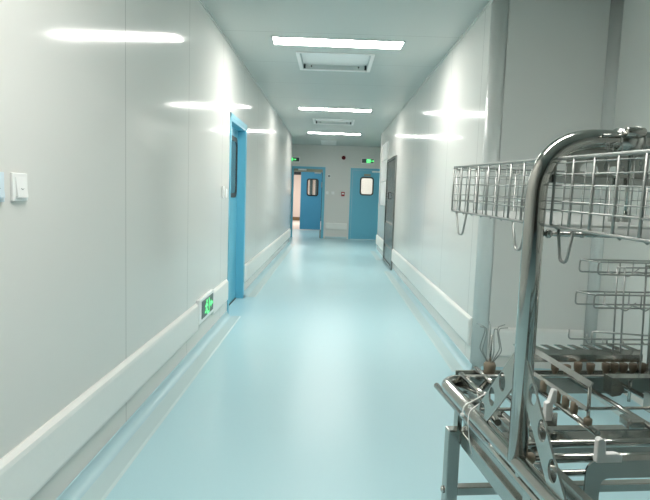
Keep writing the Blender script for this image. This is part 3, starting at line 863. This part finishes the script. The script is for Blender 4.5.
# ---- loose wire tied round the near left tube
wt = cart_thing('wire_tie', (0.0, 0.23, 0.86), 'thin white wire looped around the left tube of the wash rack', 'wire')
WB = (0.0, 0.23, 0.86)
m = MB()
m.tube(fillet([(0.050, 0.285, 0.872), (0.02, 0.262, 0.868), (-0.018, 0.245, 0.858), (-0.022, 0.240, 0.838)], 0.02, 6), 0.0017, 7)
m.tube(fillet([(0.040, 0.252, 0.868), (0.012, 0.232, 0.866), (-0.017, 0.212, 0.858), (-0.021, 0.205, 0.835), (-0.018, 0.200, 0.80), (-0.014, 0.19, 0.765)], 0.02, 6), 0.0011, 7)
m.lathe([(0.0, -0.005), (0.004, -0.003), (0.004, 0.003), (0.0, 0.005)], (0.050, 0.285, 0.872), 8).lathe([(0.0, -0.005), (0.005, -0.003), (0.005, 0.003), (0.0, 0.005)], (-0.022, 0.240, 0.838), 8)
m.build('wire', M['white'], wt, WB)

# ---- wire basket in the arch
BB = (0.36, 0.1, 1.286)
bk = cart_thing('wire_basket', BB, 'long stainless wire basket held up inside the arched tube', 'basket')
bk.rotation_euler[0] = 0.019                  # it sits a little lower at the near end
bx0, bx1, by0, by1, bz0, bz1 = 0.030, 0.690, -0.385, 0.560, 1.2945, 1.4205
rim = []
for (cx, cy, a0) in ((bx1-0.015, by1-0.015, 0), (bx0+0.015, by1-0.015, PI/2), (bx0+0.015, by0+0.015, PI), (bx1-0.015, by0+0.015, 1.5*PI)):
    for k in range(5):
        t = a0+PI/2*k/4
        rim.append((cx+0.015*math.cos(t), cy+0.015*math.sin(t), bz1))
MB().tube(rim, 0.0032, 8, closed=True).build('rim', M['wire'], bk, BB)
MB().tube([(p[0], p[1], bz0+0.004) for p in rim], 0.0026, 8, closed=True).build('base_wire', M['wire'], bk, BB)
hz = [bz0+0.034, bz0+0.050, bz0+0.078, bz0+0.098, bz0+0.118]


def side(axis, at, lo, hi, n, r):
    m = MB()
    P = (lambda s, z: (at, s, z)) if axis == 0 else (lambda s, z: (s, at, z))
    inn = 1 if (at < (bx0+bx1)/2 if axis == 0 else at < (by0+by1)/2) else -1
    Q = (lambda s, z: (at+0.014*inn, s, z)) if axis == 0 else (lambda s, z: (s, at+0.014*inn, z))
    for k in range(n+1):
        s = lo+(hi-lo)*k/n
        m.tube([P(s, bz1), P(s, bz0+0.008), Q(s, bz0-0.001)], r, 7)
    for i, z in enumerate(hz):
        m.tube([P(lo, z), P(hi, z)], 0.0012 if i else 0.0017, 6)
    for k in range(n):
        s = lo+(hi-lo)*(k+0.5)/n
        o_ = 0.004*inn
        a = P(s, bz1-0.004); b_ = P(s, bz0+0.004)
        if axis == 0:
            m.tube([(at+o_, s, bz1-0.004), (at+o_, s, bz0+0.002)], 0.0011, 5)
        else:
            m.tube([(s, at+o_, bz1-0.004), (s, at+o_, bz0+0.002)], 0.0011, 5)
    return m.build('side_panel', M['wire'], bk, BB)


side(0, bx0, by0+0.012, by1-0.012, 15, 0.0026)
side(0, bx1, by0+0.012, by1-0.012, 15, 0.0026)
side(1, by0, bx0+0.012, bx1-0.012, 11, 0.0024)
side(1, by1, bx0+0.012, bx1-0.012, 11, 0.0024)
m = MB()
k = bx0+0.006
while k < bx1:
    m.tube([(k, by0, bz0+0.004), (k, by1, bz0+0.004)], 0.0013, 4, caps=False); k += 0.0155
k = by0+0.006
while k < by1:
    m.tube([(bx0, k, bz0+0.006), (bx1, k, bz0+0.006)], 0.0013, 4, caps=False); k += 0.0155
m.build('mesh_floor', M['mesh'], bk, BB)
for x in (bx0+0.004, bx1-0.004):
    for yc, w in ((0.480, 1.0), (0.130, 0.8), (-0.050, 0.64), (-0.30, 0.64)):
        MB().tube(fillet([(x, yc+0.040*w, bz0+0.004), (x, yc+0.016*w, bz0-0.056), (x, yc-0.016*w, bz0-0.056), (x, yc-0.040*w, bz0+0.004)], 0.016, 6), 0.0028, 8).build('foot', M['wire'], bk, BB)

# ---- tiered wire stand at the right
SB = (0.53, 0.46, 0.868)
st = cart_thing('wire_stand', SB, 'three tier stainless wire stand on the far end of the wash rack', 'wire stand')
for x, y in ((0.492, 0.475), (0.515, 0.475), (0.548, 0.433), (0.575, 0.433), (0.60, 0.475), (0.64, 0.475), (0.66, 0.433)):
    MB().tube([(x+0.010, y, 0.868), (x, y, 1.175 if y < 0.46 else 1.165)], 0.0026, 7).build('upright', M['wire'], st, SB)


def tier(x0, x1, y0, y1, zt, zb):
    m = MB()
    m.tube(fillet([(x1, y0, zt), (x0+0.022, y0, zt), (x0+0.022, y0, zb), (x1, y0, zb)], 0.010, 4), 0.0024, 7)
    m.tube(fillet([(x1, y1, zt), (x0, y1, zt), (x0, y1, zb), (x1, y1, zb)], 0.010, 4), 0.0024, 7)
    m.tube([(x0, y1, zt), (x0+0.022, y0, zt)], 0.0024, 7)
    for x in (x0+0.085, x0+0.16, x0+0.24):
        m.tube([(x, y0, zt), (x, y0, zb), (x, y1, zb), (x, y1, zt)], 0.002, 6)
    return m.build('wire_tier', M['wire'], st, SB)


tier(0.384, 0.70, 0.430, 0.482, 1.184, 1.150)
tier(0.380, 0.70, 0.430, 0.482, 1.094, 1.058)
m = MB()
for y in (0.430, 0.482):
    xx = 0.368 if y > 0.45 else 0.39
    m.tube(fillet([(xx, y, 0.985), (xx, y, 0.958), (0.70, y, 0.956)], 0.010, 4), 0.0024, 7)
m.tube([(0.405, 0.430, 0.992), (0.70, 0.430, 0.974)], 0.0024, 7)
m.tube([(0.405, 0.430, 0.992), (0.405, 0.430, 0.957)], 0.0022, 6); m.tube([(0.45, 0.430, 0.972), (0.45, 0.430, 0.957)], 0.0022, 6)
for x in (0.44, 0.50, 0.56, 0.62):
    m.tube([(x, 0.430, 0.957), (x+0.03, 0.482, 0.957)], 0.002, 6)
m.build('wire_tier', M['wire'], st, SB)
for x in (0.515, 0.575, 0.62):
    for zl, zm, zh in ((1.150, 1.142, 1.165), (1.058, 1.044, 1.068)):
        MB().tube(fillet([(x-0.03, 0.456, zl), (x, 0.456, zm), (x+0.028, 0.456, zh)], 0.01, 3), 0.0018, 6).build('cross_wire', M['wire'], st, SB)
MB().tube([(0.49, 0.475, 1.165), (0.66, 0.475, 1.165)], 0.0024, 7).build('top_wire', M['wire'], st, SB)
MB().tube([(0.545, 0.433, 1.175), (0.66, 0.433, 1.175)], 0.0024, 7).build('top_wire', M['wire'], st, SB)
